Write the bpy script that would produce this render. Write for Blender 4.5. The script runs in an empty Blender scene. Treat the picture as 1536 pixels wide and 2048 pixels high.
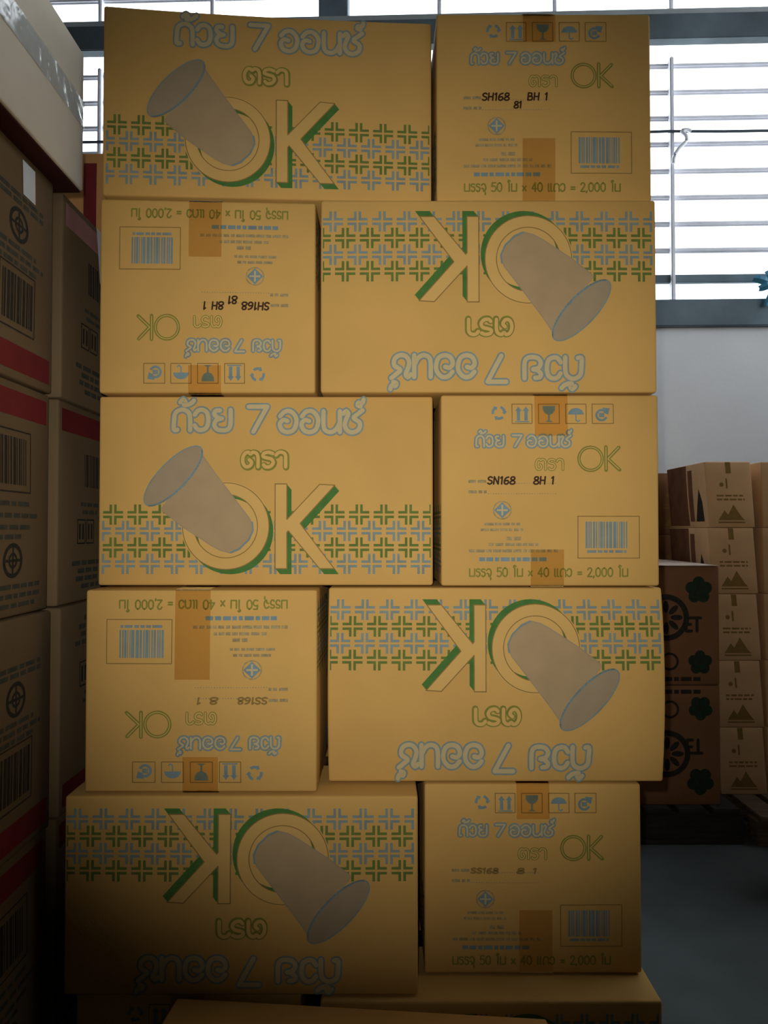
import bpy, bmesh, math, random
from mathutils import Vector, Matrix
from mathutils.geometry import tessellate_polygon

# ------------------------------------------------------------------ camera
FPX = 1537.0                      # focal length in pixels of the 1536x2048 frame
PITCH = math.radians(1.3)
CAM = Vector((0.0, 0.0, 1.30))
scene = bpy.context.scene
COL = scene.collection
cam_d = bpy.data.cameras.new('camera')
cam_d.sensor_fit = 'VERTICAL'
cam_d.sensor_height = 24.0
cam_d.lens = FPX / 2048.0 * 24.0
cam_d.clip_start = 0.02
cam = bpy.data.objects.new('camera', cam_d)
COL.objects.link(cam)
cam.location = CAM
cam.rotation_euler = (math.pi / 2 + PITCH, 0, 0)
scene.camera = cam

# ------------------------------------------------------------------ daylight
world = bpy.data.worlds.new('overcast_sky')
scene.world = world
world.use_nodes = True
bg = world.node_tree.nodes['Background']
bg.inputs[0].default_value = (0.90, 0.96, 1.0, 1)
bg.inputs[1].default_value = 3.8

# the phone's own torch: a small LED right beside the lens
torch_d = bpy.data.lights.new('phone_torch', 'SPOT')
torch_d.energy = 64.0
torch_d.color = (1.0, 0.95, 0.86)
torch_d.spot_size = math.radians(77.5)
torch_d.spot_blend = 1.0
torch_d.shadow_soft_size = 0.006
torch = bpy.data.objects.new('phone_torch', torch_d)
COL.objects.link(torch)
torch.location = CAM + Vector((-0.02, 0.0, 0.035))
torch.rotation_euler = (Vector((0.03, 1.40, 1.44)) - torch.location).to_track_quat('-Z', 'Y').to_euler()

vs = scene.view_settings
vs.view_transform = 'Standard'
vs.look = 'None'
vs.gamma = 1.0
vs.use_curve_mapping = False
vs.exposure = 0.0


# ------------------------------------------------------------------ helpers
def ray(px, py):
    fwd = Vector((0, math.cos(PITCH), math.sin(PITCH)))
    up = Vector((0, -math.sin(PITCH), math.cos(PITCH)))
    return Vector((1, 0, 0)) * ((px - 768) / FPX) + up * ((1024 - py) / FPX) + fwd


def at(px, py, Y):
    """point seen at a pixel, at distance Y (the plane of the face it lies on)"""
    d = ray(px, py)
    return CAM + d * (Y / d.y)


def tag(o, label=None, cat=None, group=None, kind=None):
    if label: o['label'] = label
    if cat: o['category'] = cat
    if group: o['group'] = group
    if kind: o['kind'] = kind
    return o


def empty(name, loc, rz=0.0):
    o = bpy.data.objects.new(name, None)
    COL.objects.link(o)
    o.location = loc
    o.rotation_euler = (0, 0, rz)
    o.empty_display_size = 0.05
    return o


def mesh_obj(name, verts, faces, mats, parent=None, midx=None, smooth=False):
    me = bpy.data.meshes.new(name)
    me.from_pydata([tuple(v) for v in verts], [], faces)
    for m in (mats if isinstance(mats, (list, tuple)) else [mats]):
        me.materials.append(m)
    if midx:
        me.polygons.foreach_set('material_index', midx)
    if smooth:
        me.polygons.foreach_set('use_smooth', [True] * len(me.polygons))
    me.update()
    o = bpy.data.objects.new(name, me)
    COL.objects.link(o)
    if parent:
        o.parent = parent
    return o


def copy_tree(o, parent=None):
    c = o.copy()
    COL.objects.link(c)
    c.parent = parent
    for ch in o.children:
        copy_tree(ch, c)
    return c


BOXF = [(0, 1, 3, 2), (4, 6, 7, 5), (0, 4, 5, 1), (2, 3, 7, 6), (0, 2, 6, 4), (1, 5, 7, 3)]


def box_geo(x0, x1, y0, y1, z0, z1):
    v = [(x, y, z) for x in (x0, x1) for y in (y0, y1) for z in (z0, z1)]
    return v, BOXF


def bevel_box(name, x0, x1, y0, y1, z0, z1, mat, parent=None, b=0.004):
    bm = bmesh.new()
    v, f = box_geo(x0, x1, y0, y1, z0, z1)
    vs_ = [bm.verts.new(p) for p in v]
    for q in f:
        bm.faces.new([vs_[i] for i in q])
    bmesh.ops.recalc_face_normals(bm, faces=bm.faces)
    if b > 0:
        bmesh.ops.bevel(bm, geom=list(bm.edges), offset=b, segments=2, affect='EDGES')
    me = bpy.data.meshes.new(name)
    bm.to_mesh(me)
    bm.free()
    me.materials.append(mat)
    o = bpy.data.objects.new(name, me)
    COL.objects.link(o)
    if parent:
        o.parent = parent
    return o


# ------------------------------------------------------------------ materials
def material(name, col, rough=0.7, spec=0.3, vary=0.12, scale=6.0, bump=0.0, bscale=60.0, metal=0.0, stretch=(1, 1, 1)):
    m = bpy.data.materials.new(name)
    m.use_nodes = True
    nt = m.node_tree
    b = nt.nodes['Principled BSDF']
    b.inputs['Roughness'].default_value = rough
    b.inputs['Specular IOR Level'].default_value = spec
    b.inputs['Metallic'].default_value = metal
    b.inputs['Base Color'].default_value = (*col, 1)
    tc = nt.nodes.new('ShaderNodeTexCoord')
    mp = nt.nodes.new('ShaderNodeMapping')
    mp.inputs['Scale'].default_value = stretch
    nt.links.new(tc.outputs['Object'], mp.inputs['Vector'])
    if vary > 0:
        n = nt.nodes.new('ShaderNodeTexNoise')
        n.inputs['Scale'].default_value = scale
        n.inputs['Detail'].default_value = 6
        nt.links.new(mp.outputs[0], n.inputs['Vector'])
        r = nt.nodes.new('ShaderNodeValToRGB')
        r.color_ramp.elements[0].position = 0.3
        r.color_ramp.elements[1].position = 0.7
        r.color_ramp.elements[0].color = tuple(c * (1 - vary) for c in col) + (1,)
        r.color_ramp.elements[1].color = tuple(min(1, c * (1 + vary)) for c in col) + (1,)
        nt.links.new(n.outputs['Fac'], r.inputs['Fac'])
        nt.links.new(r.outputs[0], b.inputs['Base Color'])
    if bump > 0:
        n2 = nt.nodes.new('ShaderNodeTexNoise')
        n2.inputs['Scale'].default_value = bscale
        n2.inputs['Detail'].default_value = 4
        nt.links.new(mp.outputs[0], n2.inputs['Vector'])
        bp = nt.nodes.new('ShaderNodeBump')
        bp.inputs['Strength'].default_value = bump
        bp.inputs['Distance'].default_value = 0.01
        nt.links.new(n2.outputs['Fac'], bp.inputs['Height'])
        nt.links.new(bp.outputs[0], b.inputs['Normal'])
    return m


def tape_material(name, tint, gloss=0.12, rough=0.07, wrinkle=0.25, milky=0.0, milk_col=(0.8, 0.8, 0.8)):
    """thin tinted film: the board and its print show through it"""
    m = bpy.data.materials.new(name)
    m.use_nodes = True
    nt = m.node_tree
    for n in list(nt.nodes):
        nt.nodes.remove(n)
    out = nt.nodes.new('ShaderNodeOutputMaterial')
    tr = nt.nodes.new('ShaderNodeBsdfTransparent')
    tr.inputs[0].default_value = (*tint, 1)
    gl = nt.nodes.new('ShaderNodeBsdfGlossy')
    gl.inputs['Roughness'].default_value = rough
    base = tr
    if milky > 0:
        df = nt.nodes.new('ShaderNodeBsdfDiffuse')
        df.inputs[0].default_value = (*milk_col, 1)
        mx0 = nt.nodes.new('ShaderNodeMixShader')
        mx0.inputs[0].default_value = milky
        nt.links.new(tr.outputs[0], mx0.inputs[1])
        nt.links.new(df.outputs[0], mx0.inputs[2])
        base = mx0
    lw = nt.nodes.new('ShaderNodeFresnel')
    lw.inputs['IOR'].default_value = 1.45
    ad = nt.nodes.new('ShaderNodeMath')
    ad.operation = 'MULTIPLY_ADD'
    ad.inputs[1].default_value = 1.0
    ad.inputs[2].default_value = gloss * 0.15
    nt.links.new(lw.outputs[0], ad.inputs[0])
    mx = nt.nodes.new('ShaderNodeMixShader')
    nt.links.new(ad.outputs[0], mx.inputs[0])
    nt.links.new(base.outputs[0], mx.inputs[1])
    nt.links.new(gl.outputs[0], mx.inputs[2])
    tc = nt.nodes.new('ShaderNodeTexCoord')
    ns = nt.nodes.new('ShaderNodeTexNoise')
    ns.inputs['Scale'].default_value = 28
    ns.inputs['Detail'].default_value = 2
    nt.links.new(tc.outputs['Object'], ns.inputs['Vector'])
    bp = nt.nodes.new('ShaderNodeBump')
    bp.inputs['Strength'].default_value = wrinkle
    bp.inputs['Distance'].default_value = 0.01
    nt.links.new(ns.outputs['Fac'], bp.inputs['Height'])
    nt.links.new(bp.outputs[0], gl.inputs['Normal'])
    nt.links.new(bp.outputs[0], lw.inputs['Normal'])
    nt.links.new(mx.outputs[0], out.inputs['Surface'])
    return m


CARD = (0.53, 0.32, 0.095)
M_card = material('yellow_kraft_board', CARD, 0.8, 0.15, 0.06, 5.0, 0.05, 220)
M_face = material('bare_board_in_print', (0.555, 0.35, 0.112), 0.8, 0.15, 0.04, 8.0)
M_pale = material('pale_inner_lettering', (0.46, 0.37, 0.20), 0.8, 0.15, 0.05, 20.0)
M_blue = material('blue_ink', (0.19, 0.24, 0.225), 0.8, 0.15, 0.12, 40.0)
M_dblue = material('dark_blue_ink', (0.16, 0.23, 0.245), 0.8, 0.15, 0.12, 40.0)
M_green = material('green_ink', (0.06, 0.155, 0.035), 0.8, 0.15, 0.12, 40.0)
M_olive = material('olive_ink', (0.20, 0.19, 0.035), 0.8, 0.15, 0.12, 40.0)
M_brown = material('brown_ink_line', (0.24, 0.15, 0.045), 0.8, 0.15, 0.1, 40.0)
M_cup = material('cup_grey_ink', (0.355, 0.255, 0.14), 0.8, 0.15, 0.05, 25.0)
M_rim = material('cup_rim_ink', (0.30, 0.235, 0.15), 0.8, 0.15, 0.05, 25.0)
M_fine = material('fine_print_ink', (0.30, 0.235, 0.115), 0.8, 0.15, 0.25, 180.0)
M_marker = material('black_marker', (0.045, 0.02, 0.008), 0.7, 0.2, 0.1, 40.0)
M_moss = material('moss_green_ink', (0.115, 0.16, 0.035), 0.8, 0.15, 0.12, 40.0)
INKS = [M_card, M_face, M_pale, M_blue, M_dblue, M_green, M_olive, M_brown, M_cup, M_rim, M_fine, M_marker, M_moss]
CARDI, FACE, PALE, BLUE, DBLUE, GREEN, OLIVE, BROWN, CUP, RIM, FINE, MARK, MOSS = range(13)
M_tape = tape_material('brown_packing_tape', (0.92, 0.83, 0.68), wrinkle=0.35)
M_clear = tape_material('clear_packing_tape', (0.9, 0.92, 0.93), gloss=0.8, rough=0.22, wrinkle=0.6, milky=0.5, milk_col=(0.66, 0.76, 0.82))
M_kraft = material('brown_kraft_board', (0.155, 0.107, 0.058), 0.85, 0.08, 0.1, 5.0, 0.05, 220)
M_kraft2 = material('red_brown_kraft_board', (0.22, 0.105, 0.05), 0.8, 0.2, 0.1, 5.0, 0.05, 220)
M_kraft3 = material('light_kraft_board', (0.60, 0.38, 0.20), 0.8, 0.2, 0.12, 5.0, 0.05, 220)
M_white = material('off_white_board', (0.62, 0.57, 0.47), 0.75, 0.25, 0.05, 4.0, 0.04, 200)
M_orange = material('orange_board', (0.50, 0.25, 0.09), 0.75, 0.25, 0.08, 4.0, 0.04, 200)
M_plain = material('plain_yellow_board', (0.47, 0.27, 0.085), 0.8, 0.15, 0.06, 5.0, 0.05, 220)
M_red = material('red_band_ink', (0.15, 0.016, 0.018), 0.75, 0.2, 0.15, 12.0)
M_pink = material('faded_red_band_ink', (0.34, 0.17, 0.16), 0.75, 0.2, 0.12, 12.0)
M_ink = material('dark_print_ink', (0.035, 0.032, 0.026), 0.85, 0.05, 0.2, 60.0)
M_tealink = material('grey_green_print_ink', (0.06, 0.062, 0.048), 0.85, 0.05, 0.2, 60.0)
M_dgreen = material('dark_green_print_ink', (0.018, 0.034, 0.02), 0.75, 0.2, 0.2, 60.0)
M_maroon = material('dark_maroon_bottom', (0.05, 0.014, 0.011), 0.85, 0.15, 0.1, 6.0)
M_sticker = material('white_paper_sticker', (0.62, 0.68, 0.72), 0.6, 0.3, 0.05, 20.0)
M_wood = material('weathered_pallet_wood', (0.14, 0.10, 0.065), 0.85, 0.2, 0.3, 8.0, 0.2, 60, stretch=(1, 8, 8))
M_dwood = material('dark_pallet_wood', (0.035, 0.032, 0.034), 0.85, 0.2, 0.3, 8.0, 0.2, 60, stretch=(1, 8, 8))
M_wall = material('painted_white_wall', (0.74, 0.77, 0.80), 0.9, 0.2, 0.06, 1.6, 0.1, 30)
M_dull = material('bare_grey_render_wall', (0.12, 0.12, 0.115), 0.9, 0.2, 0.1, 1.6, 0.1, 30)
M_floor = material('blue_grey_concrete_floor', (0.072, 0.09, 0.092), 0.7, 0.3, 0.22, 3.0, 0.15, 40)
M_ceil = material('ceiling_sheet', (0.11, 0.11, 0.11), 0.9, 0.2, 0.08, 1.0)
M_sill = material('blue_grey_painted_sill', (0.13, 0.175, 0.205), 0.8, 0.25, 0.25, 3.0, 0.1, 30)
M_beam = material('stained_dark_beam', (0.08, 0.105, 0.12), 0.8, 0.25, 0.5, 2.2, 0.1, 30)
M_rail = material('pale_grey_rail', (0.30, 0.33, 0.34), 0.7, 0.3, 0.1, 6.0)
M_bar = material('grey_painted_steel_bar', (0.72, 0.73, 0.80), 0.55, 0.4, 0.1, 6.0)
M_cable = material('dark_cable', (0.05, 0.06, 0.08), 0.6, 0.3, 0.0)
M_rope = material('white_plastic_string', (0.75, 0.77, 0.82), 0.5, 0.4, 0.05, 30)
M_bag = material('blue_plastic_film', (0.06, 0.27, 0.42), 0.35, 0.5, 0.3, 12)


# ------------------------------------------------------------------ print: flat shapes laid on a carton face
class Print:
    def __init__(self):
        self.k = 0
        self.items = []           # (triangles as list of 3 2-D points, material, layer)

    def poly(self, pts, mat, layer):
        v = [Vector((p[0], p[1], 0)) for p in pts]
        self.items.append(([[(v[i].x, v[i].y) for i in t] for t in tessellate_polygon([v])], mat, layer))

    def rect(self, x0, y0, x1, y1, mat, layer):
        self.items.append(([[(x0, y0), (x1, y0), (x1, y1)], [(x0, y0), (x1, y1), (x0, y1)]], mat, layer))

    def disc(self, c, r, mat, layer, ry=None, rot=0.0, n=40):
        ry = r if ry is None else ry
        self.poly([ell(c, r, ry, rot, 2 * math.pi * i / n) for i in range(n)], mat, layer)

    def ring(self, c, r0, r1, mat, layer, n=56, ry0=None, ry1=None, rot=0.0, a0=0.0, a1=2 * math.pi):
        ry0 = r0 if ry0 is None else ry0
        ry1 = r1 if ry1 is None else ry1
        t = []
        for i in range(n):
            a, b = a0 + (a1 - a0) * i / n, a0 + (a1 - a0) * (i + 1) / n
            p, q = ell(c, r0, ry0, rot, a), ell(c, r1, ry1, rot, a)
            s, u = ell(c, r1, ry1, rot, b), ell(c, r0, ry0, rot, b)
            t += [[p, q, s], [p, s, u]]
        self.items.append((t, mat, layer))

    def stroke(self, pts, w, mat, layer, closed=False, cap=8):
        """a pen line: mitred ribbon, broken and rounded at sharp corners, with round ends"""
        self.k = (self.k + 1) % 5
        layer += 0.1 * self.k
        h = w / 2
        q = [p for i, p in enumerate(pts) if i == 0 or math.dist(p, pts[i - 1]) > 1e-9]
        if closed:
            q = q + [q[0]]
        d = [math.atan2(b[1] - a[1], b[0] - a[0]) for a, b in zip(q, q[1:])]
        runs, cur = [], [0]
        for i in range(1, len(q) - 1):
            cur.append(i)
            turn = abs((d[i] - d[i - 1] + math.pi) % (2 * math.pi) - math.pi)
            if turn > 0.9:
                runs.append(cur)
                cur = [i]
        cur.append(len(q) - 1)
        runs.append(cur)
        t, dots = [], []
        for r in runs:
            L, R = [], []
            for i in r:
                ds = []
                if i > r[0]: ds.append(d[i - 1])
                if i < r[-1]: ds.append(d[i])
                nx = sum(-math.sin(a) for a in ds)
                ny = sum(math.cos(a) for a in ds)
                m = math.hypot(nx, ny) or 1
                k = h / max(0.75, m / len(ds)) / m
                L.append((q[i][0] + nx * k, q[i][1] + ny * k))
                R.append((q[i][0] - nx * k, q[i][1] - ny * k))
            for i in range(len(r) - 1):
                t += [[L[i], R[i], R[i + 1]], [L[i], R[i + 1], L[i + 1]]]
            dots += [r[0], r[-1]]
        self.items.append((t, mat, layer))
        t = []
        for i in sorted(set(dots)):
            x, y = q[i]
            ring = [(x + h * math.cos(2 * math.pi * a / cap), y + h * math.sin(2 * math.pi * a / cap)) for a in range(cap)]
            t += [[ring[0], ring[a], ring[a + 1]] for a in range(1, cap - 1)]
        self.items.append((t, mat, layer + 0.05))

    def bake(self, conv, maxlen=0.02):
        """2-D triangles in metres on the face, fine enough to follow a bulging board"""
        out = []
        for tris, mat, layer in self.items:
            todo = [[conv(*p) for p in t] for t in tris]
            while todo:
                t = todo.pop()
                l = [math.dist(t[i], t[(i + 1) % 3]) for i in range(3)]
                k = l.index(max(l))
                if l[k] > maxlen:
                    a, b, c = t[k], t[(k + 1) % 3], t[(k + 2) % 3]
                    m = ((a[0] + b[0]) / 2, (a[1] + b[1]) / 2)
                    todo += [[a, m, c], [m, b, c]]
                    continue
                if (t[1][0] - t[0][0]) * (t[2][1] - t[0][1]) - (t[1][1] - t[0][1]) * (t[2][0] - t[0][0]) < 0:
                    t = [t[0], t[2], t[1]]
                out.append((t, mat, layer))
        return out


def ell(c, rx, ry, rot, a):
    x, y = rx * math.cos(a), ry * math.sin(a)
    return (c[0] + x * math.cos(rot) - y * math.sin(rot), c[1] + x * math.sin(rot) + y * math.cos(rot))


# stroke letters: centre lines in a box one letter high, y up; 'c' = smooth curve, 's' = straight
GLYPH = {
    'ถ': (0.86, [('c', [(.24, .03), (.10, .05), (.10, .45), (.14, .80), (.32, .97), (.52, .97), (.70, .80), (.74, .45), (.74, .0)])]),
    '้': (0.0, [('c', [(-.52, 1.34), (-.40, 1.46), (-.32, 1.34), (-.38, 1.22), (-.24, 1.22), (-.08, 1.30), (.02, 1.42)])]),
    'ว': (0.74, [('c', [(.06, .74), (.18, .93), (.36, .98), (.54, .85), (.60, .5), (.54, .15), (.36, .02), (.18, .05), (.06, .24)])]),
    'ย': (0.86, [('c', [(.32, .95), (.14, .92), (.10, .76), (.24, .60), (.40, .56)]), ('c', [(.40, .56), (.18, .48), (.10, .25), (.22, .05), (.44, .0), (.64, .05), (.74, .28), (.74, .98)])]),
    'อ': (0.88, [('c', [(.10, .74), (.28, .95), (.52, .97), (.72, .74), (.76, .45), (.66, .12), (.42, .0), (.18, .10), (.09, .38), (.22, .56), (.40, .52)])]),
    'น': (0.88, [('c', [(.10, .98), (.10, .35), (.18, .08), (.40, .0), (.60, .12), (.72, .36)]), ('s', [(.76, .98), (.76, .0)])]),
    'ซ': (0.86, [('c', [(.02, .86), (.14, .98), (.22, .84), (.14, .62), (.08, .30), (.22, .04), (.46, .0), (.66, .16), (.68, .45), (.44, .66), (.62, .86), (.80, 1.02)])]),
    '์': (0.0, [('c', [(-.14, 1.20), (-.26, 1.26), (-.22, 1.38), (-.08, 1.36), (-.02, 1.52)])]),
    'ต': (0.86, [('c', [(.36, .48), (.46, .30), (.38, .06), (.22, .02), (.10, .22), (.08, .60), (.18, .90), (.32, .97), (.41, .86), (.52, .97), (.68, .88), (.74, .60), (.74, .0)])]),
    'ร': (0.64, [('c', [(.52, .88), (.34, .97), (.14, .90), (.10, .70), (.26, .60), (.46, .52), (.54, .28), (.42, .04), (.22, .0), (.12, .14)])]),
    'า': (0.58, [('c', [(.02, .78), (.12, .94), (.28, .97), (.42, .82), (.44, .45), (.44, .0)])]),
    'บ': (0.84, [('s', [(.10, .98), (.10, .04), (.72, .04), (.72, .98)])]),
    'จ': (0.76, [('c', [(.08, .78), (.28, .97), (.52, .90), (.64, .5), (.54, .10), (.36, .02), (.34, .30), (.14, .40)])]),
    'ุ': (0.0, [('s', [(-.18, -.14), (-.18, -.40)])]),
    'ใ': (0.46, [('c', [(.24, .0), (.24, 1.05), (.10, 1.22), (.20, 1.42), (.38, 1.30)])]),
    'แ': (0.70, [('c', [(.10, .98), (.10, .12), (.22, .02)]), ('c', [(.42, .98), (.42, .12), (.54, .02)])]),
    '0': (0.76, [('c', [(.36, 1.1), (.12, .90), (.08, .55), (.12, .20), (.36, .0), (.58, .20), (.62, .55), (.58, .90), (.36, 1.1)])]),
    '1': (0.40, [('s', [(.06, .90), (.22, 1.1), (.22, .0)])]),
    '2': (0.70, [('c', [(.08, .85), (.20, 1.06), (.42, 1.08), (.56, .85), (.44, .55), (.08, .02)]), ('s', [(.08, .0), (.60, .0)])]),
    '4': (0.72, [('s', [(.46, .0), (.46, 1.1), (.06, .34), (.62, .34)])]),
    '5': (0.70, [('s', [(.56, 1.1), (.14, 1.1), (.10, .62)]), ('c', [(.10, .62), (.34, .70), (.58, .52), (.56, .18), (.34, .0), (.08, .08)])]),
    '6': (0.70, [('c', [(.54, 1.05), (.24, .90), (.10, .45), (.18, .06), (.42, .0), (.58, .24), (.46, .52), (.16, .46)])]),
    '7': (0.86, [('s', [(.08, 1.10), (.76, 1.10), (.26, .0)])]),
    '8': (0.70, [('c', [(.34, .56), (.12, .76), (.20, 1.04), (.48, 1.04), (.54, .76), (.34, .56), (.08, .30), (.16, .02), (.50, .02), (.60, .30), (.34, .56)])]),
    'S': (0.66, [('c', [(.54, .96), (.32, 1.1), (.10, .90), (.20, .62), (.48, .48), (.54, .18), (.32, .0), (.08, .12)])]),
    'H': (0.76, [('s', [(.10, 1.1), (.10, .0)]), ('s', [(.60, 1.1), (.60, .0)]), ('s', [(.10, .55), (.60, .55)])]),
    'B': (0.72, [('s', [(.10, .0), (.10, 1.1)]), ('c', [(.10, 1.1), (.46, 1.04), (.46, .66), (.10, .58)]), ('c', [(.10, .58), (.56, .50), (.54, .06), (.10, .0)])]),
    'N': (0.78, [('s', [(.10, .0), (.10, 1.1), (.60, .0), (.60, 1.1)])]),
    'E': (0.66, [('s', [(.56, 1.1), (.10, 1.1), (.10, .0), (.56, .0)]), ('s', [(.10, .56), (.48, .56)])]),
    'T': (0.74, [('s', [(.04, 1.1), (.68, 1.1)]), ('s', [(.36, 1.1), (.36, .0)])]),
    'x': (0.66, [('s', [(.10, .10), (.52, .70)]), ('s', [(.10, .70), (.52, .10)])]),
    '=': (0.70, [('s', [(.10, .55), (.56, .55)]), ('s', [(.10, .28), (.56, .28)])]),
    ',': (0.30, [('s', [(.14, .06), (.08, -.16)])]),
    '-': (0.40, [('s', [(.08, .45), (.30, .45)])]),
    ' ': (0.55, []),
}


def smooth_path(pts, k=4):
    out = []
    n = len(pts)
    for i in range(n - 1):
        p0, p1, p2, p3 = pts[max(i - 1, 0)], pts[i], pts[i + 1], pts[min(i + 2, n - 1)]
        for j in range(k):
            t = j / k
            out.append(tuple(0.5 * ((2 * b) + (-a + c) * t + (2 * a - 5 * b + 4 * c - d) * t * t + (-a + 3 * b - 3 * c + d) * t ** 3)
                             for a, b, c, d in zip(p0, p1, p2, p3)))
    out.append(pts[-1])
    return out


def text_paths(s):
    x = 0.0
    out = []
    for ch in s:
        adv, paths = GLYPH[ch]
        for kind, pts in paths:
            q = [(x + a, b) for a, b in pts]
            out.append(smooth_path(q) if kind == 'c' else q)
        x += adv
    return out, x


def put_text(P, s, x0, x1, base, h, styles, slant=0.0):
    """text filling x0..x1 on a line at y=base (y grows down), letters h high; styles = (width, ink, layer)"""
    paths, w = text_paths(s)
    for width, ink, layer in styles:
        for p in paths:
            P.stroke([(x0 + (a + slant * b) * (x1 - x0) / w, base - b * h) for a, b in p], width, ink, layer)


def fine_line(P, x0, x1, y, h, ink, layer, rng):
    """a line of print too small to read: word-long dashes"""
    x = x0
    while x < x1 - 3:
        w = min(rng.uniform(0.08, 0.22) * 300, x1 - x)
        P.rect(x, y - h / 2, x + w, y + h / 2, ink, layer)
        x += w + rng.uniform(6, 12)


# ---- long side of the cup carton (drawn in units of a 1455 x 825 panel)
def long_side_print():
    P = Print()
    X0, X1 = 60, 1490
    for row, cy, ink, first in ((0, 557, MOSS, 110), (1, 628, BLUE, 57), (2, 700, MOSS, 110), (3, 771, BLUE, 57)):
        k = 0
        while first + 106.9 * k < X1 + 40:
            cx = first + 106.9 * k
            k += 1
            for sx in (-1, 1):
                for sy in (-1, 1):
                    for (a0, b0, a1, b1) in ((4.5, 4.5, 44, 15.5), (4.5, 15.5, 15.5, 44)):
                        xa, xb = sorted((cx + sx * a0, cx + sx * a1))
                        ya, yb = sorted((cy + sy * b0, cy + sy * b1))
                        xa, xb = max(xa, X0), min(xb, X1)
                        if xb - xa > 1:
                            P.rect(xa, ya, xb, yb, ink, 0)
    # O with its drop shade
    c, ro, ri = (601, 607), 187, 139
    P.disc(c, ro + 7, FACE, 1)
    P.ring((c[0] + 19, c[1] + 22), ri + 3, ro, GREEN, 2)
    P.ring(c, ri - 3, ro + 3, BROWN, 3)
    P.ring(c, ri + 1, ro - 1, FACE, 4)

    def k8(x, y):
        return (x * 0.4856 + 394.9, y * 0.4856 + 373)
    K = [k8(*p) for p in ((865, 105), (970, 105), (970, 422), (1262, 108), (1398, 116), (1088, 458), (1392, 862), (1262, 862), (982, 524), (970, 540), (970, 862), (865, 862))]
    # solid drop shade: the letter swept down and to the right
    for f in [k / 8 for k in range(1, 9)]:
        P.poly([(x + 20 * f, y + 24 * f) for x, y in K], GREEN, 1.8 + f)
    P.poly(K, FACE, 4)
    P.stroke(K, 4.5, BROWN, 5, closed=True, cap=6)
    # lettering
    for s, x0, x1, b, h in (('ถ้วย', 362, 632, 190, 92), ('7', 688, 790, 196, 100), ('ออนซ์', 824, 1200, 198, 94)):
        put_text(P, s, x0, x1, b, h, ((33, BLUE, 1), (19, PALE, 2)))
    put_text(P, 'ตรา', 668, 876, 352, 66, ((29, OLIVE, 1), ))
    put_text(P, 'ตรา', 666, 874, 350, 66, ((15, FACE, 2), ))
    # tumbling cup
    P.poly([(497, 290), (560, 385), (640, 490), (705, 575), (720, 612), (706, 660), (662, 708), (625, 724), (580, 713), (540, 692), (410, 607), (318, 532)], CUP, 6)
    P.stroke([(497, 300), (560, 385), (640, 490), (705, 575), (720, 612), (706, 660), (662, 708), (625, 724), (580, 713), (540, 692), (410, 607), (325, 540)], 5, RIM, 7, cap=6)
    P.stroke([(716, 590), (720, 625), (700, 668), (660, 705), (622, 722)], 7, DBLUE, 7, cap=6)
    rot = math.atan2(-236, 228)
    P.disc((372, 389), 172, RIM, 7, 62, rot)
    P.ring((372, 389), 168, 174, BLUE, 8, ry0=58, ry1=64, rot=rot)
    P.ring((372, 389), 164, 174, DBLUE, 8, ry0=55, ry1=64, rot=rot, a0=0.15, a1=math.pi - 0.2)
    return P.bake(lambda x, y: ((x - 45) / 1455 * LW - LW / 2, (865 - y) / 825 * LH - LH / 2))


def icon_frame(P, x0, x1, y0, y1, ink=BROWN):
    P.stroke([(x0, y0), (x1, y0), (x1, y1), (x0, y1)], 6, ink, 1, closed=True, cap=4)


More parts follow.
